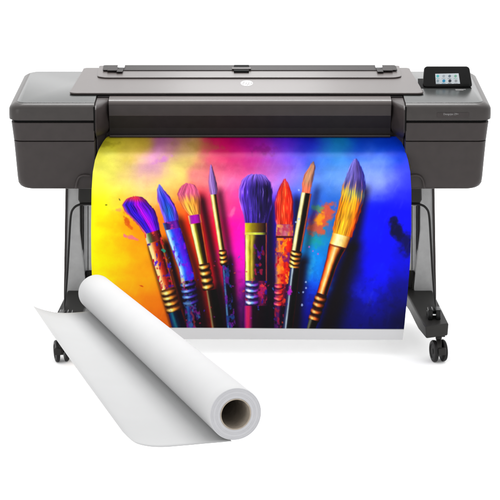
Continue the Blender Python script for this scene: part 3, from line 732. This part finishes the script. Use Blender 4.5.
# the sheet has a slight sideways wave
co[:, :, 1] += .004*np.sin(np.linspace(0, 5, NX))[None, :]*np.linspace(0, 1, NY)[:, None]
idx = np.arange(NX*NY).reshape(NY, NX)
fc = np.stack([idx[:-1, :-1], idx[1:, :-1], idx[1:, 1:], idx[:-1, 1:]], -1).reshape(-1, 4)
me = bpy.data.meshes.new('printed_sheet')
nf = len(fc)
me.vertices.add(NX*NY); me.vertices.foreach_set('co', co.reshape(-1).astype('f'))
me.loops.add(nf*4); me.loops.foreach_set('vertex_index', fc.reshape(-1).astype('i'))
me.polygons.add(nf); me.polygons.foreach_set('loop_start', (np.arange(nf)*4).astype('i')); me.polygons.foreach_set('loop_total', np.full(nf, 4, 'i'))
me.update(calc_edges=True)
me.polygons.foreach_set('use_smooth', np.ones(nf, bool))
ca = me.color_attributes.new('ink', 'FLOAT_COLOR', 'POINT'); ca.data.foreach_set('color', cl.reshape(-1).astype('f'))
mi = bpy.data.materials.new('printed_ink'); mi.use_nodes = True
nt = mi.node_tree; b = nt.nodes['Principled BSDF']
at_ = nt.nodes.new('ShaderNodeAttribute'); at_.attribute_name = 'ink'
nt.links.new(at_.outputs['Color'], b.inputs['Base Color'])
b.inputs['Roughness'].default_value = .44; b.inputs['Specular IOR Level'].default_value = .07
b2 = nt.nodes.new('ShaderNodeBsdfPrincipled'); b2.inputs['Base Color'].default_value = (.8, .8, .8, 1); b2.inputs['Roughness'].default_value = .8
ge = nt.nodes.new('ShaderNodeNewGeometry'); mx = nt.nodes.new('ShaderNodeMixShader')
nt.links.new(ge.outputs['Backfacing'], mx.inputs[0]); nt.links.new(b.outputs[0], mx.inputs[1]); nt.links.new(b2.outputs[0], mx.inputs[2])
nt.links.new(mx.outputs[0], nt.nodes['Material Output'].inputs['Surface'])
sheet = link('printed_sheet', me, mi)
sheet['label'] = 'glossy colourful print of eight artist brushes on yellow, pink and blue, hanging from printer'
sheet['category'] = 'print'
#ART_END

# ------------------------------------------------------------------ paper roll with its loose end
YN, YF = -2.0, -.30
cn, cf = at(235.7, 414.2, YN), at(95.8, 292.2, YF)
def dist(p): return (p.y+CAM_D)*ct-(p.z-CAM_H)*st
rn, rf = 26.9*dist(cn)/CAM_F, 17.8*dist(cf)/CAM_F
ax = (cf-cn).normalized()
# turn the end faces a little towards the axis-normal frame
side = ax.cross(Vector((0, 0, 1))).normalized(); up = side.cross(ax).normalized()
roll = empty('paper_roll', (cn.x, cn.y, 0), 'thick roll of blank white paper with cardboard core, partly unrolled before the printer', 'paper roll')
NA, NL = 96, 40
def circ(c, r, n=NA): return [c+r*(math.cos(2*PI*k/n)*side+math.sin(2*PI*k/n)*up) for k in range(n)]
bm = bmesh.new()
rings_ = []
hole = .60
for r in (hole, .68, .76, .84, .92, .975): rings_.append(circ(cn, rn*r))
rings_.append(circ(cn+ax*.0005, rn*.995)); rings_.append(circ(cn+ax*.0020, rn))
for i in range(1, NL): rings_.append(circ(cn.lerp(cf, i/NL), rn+(rf-rn)*i/NL))
rings_.append(circ(cf, rf)); rings_.append(circ(cf, rf*hole))
R = loft(bm, rings_, cap=False)
n = NA
for i in range(n):
    j = (i+1) % n; bm.faces.new((R[-1][i], R[-1][j], R[0][j], R[0][i]))
ro = part('roll_body', bm, M['paper'], roll, smooth=True)
ro.data.materials.append(M['edge'])
for p in ro.data.polygons:
    if abs(p.normal.dot(ax)) > .9: p.material_index = 1
# spiral paper edge lines on the visible end
bm = bmesh.new()
for r in (.715, .77, .885, .945):
    pts = circ(cn-ax*.0003, rn*r, 72); pts2 = circ(cn-ax*.0003, rn*(r+.006), 72)
    A1 = [bm.verts.new(p) for p in pts]; A2 = [bm.verts.new(p) for p in pts2]
    for i in range(72):
        j = (i+1) % 72; bm.faces.new((A1[i], A1[j], A2[j], A2[i]))
part('winding_lines', bm, mat('paper_edge_line', (.265, .265, .275), .9, .05), roll)
bm = bmesh.new()
R = loft(bm, [circ(cn-ax*.001, rn*.598), circ(cn-ax*.001, rn*.555), circ(cf, rf*.555), circ(cf, rf*.598)], cap=False)
for i in range(n):
    j = (i+1) % n; bm.faces.new((R[-1][i], R[-1][j], R[0][j], R[0][i]))
part('core', bm, M['card'], roll, smooth=True)
# loose sheet: leaves the underside of the roll and runs out to the left with a curl
zf, zn = (cf-up*rf).z, (cn-up*rn).z
far = [((99, 310.3), 0), ((88, 311.3), .0), ((78, 312.3), .0), ((66, 312.9), .002), ((55, 312.2), .008), ((46, 310.3), .018), ((39, 308.2), .030), ((32.8, 305.6), .044)]
near = [((232, 441.2), 0), ((222, 442.2), .0), ((205, 443.6), .0), ((185, 445.4), .0), ((163, 447), .0), ((147, 446), .004), ((134, 442), .011), ((122.5, 431.5), .024)]
def crv(tab, z0):
    return smooth_path([atz(p[0], p[1], z0+dz) for p, dz in tab], 8)
Fp, Np = crv(far, zf), crv(near, zn)
bm = bmesh.new()
V = []
K = 60
for i in range(K+1):
    t = i/K
    V.append([bm.verts.new(a.lerp(b, t)+Vector((0, 0, -.004*math.sin(PI*t)*j/len(Fp)))) for j, (a, b) in enumerate(zip(Fp, Np))])
for i in range(K):
    for j in range(len(Fp)-1): bm.faces.new((V[i][j], V[i][j+1], V[i+1][j+1], V[i+1][j]))
sh = part('loose_sheet', bm, M['shaded_paper'], roll, smooth=True)
so = sh.modifiers.new('thickness', 'SOLIDIFY'); so.thickness = .0006

# ------------------------------------------------------------------ light
w = bpy.data.worlds.new('World'); S.world = w; w.use_nodes = True
bg = w.node_tree.nodes['Background']; bg.inputs['Color'].default_value = (1, 1, 1, 1); bg.inputs['Strength'].default_value = 1.80
def area(name, loc, target, sx, sy, power, col=(1, 1, 1)):
    l = bpy.data.lights.new(name, 'AREA'); l.shape = 'RECTANGLE'; l.size = sx; l.size_y = sy; l.energy = power; l.color = col
    o = bpy.data.objects.new(name, l); COL.objects.link(o); o.location = loc
    o.rotation_euler = (Vector(target)-Vector(loc)).to_track_quat('-Z', 'Y').to_euler()
    return o
area('softbox_top', (0, 1.4, 3.4), (0, -.1, .75), 2.6, .6, 210)
area('added_fill_left', (-4.2, -5.2, 2.4), (-.4, -1.2, .3), 1.6, 1.6, 75)  # unseen fill lamp, added to lighten the fold beside the roll
area('softbox_back', (0, 3.2, 2.0), (0, .3, .95), .8, .8, 4.6)

S.render.engine = 'CYCLES'
S.view_settings.view_transform = 'Standard'; S.view_settings.look = 'None'; S.view_settings.gamma = 1; S.view_settings.exposure = 0
S.render.resolution_x = 1024; S.render.resolution_y = 1024
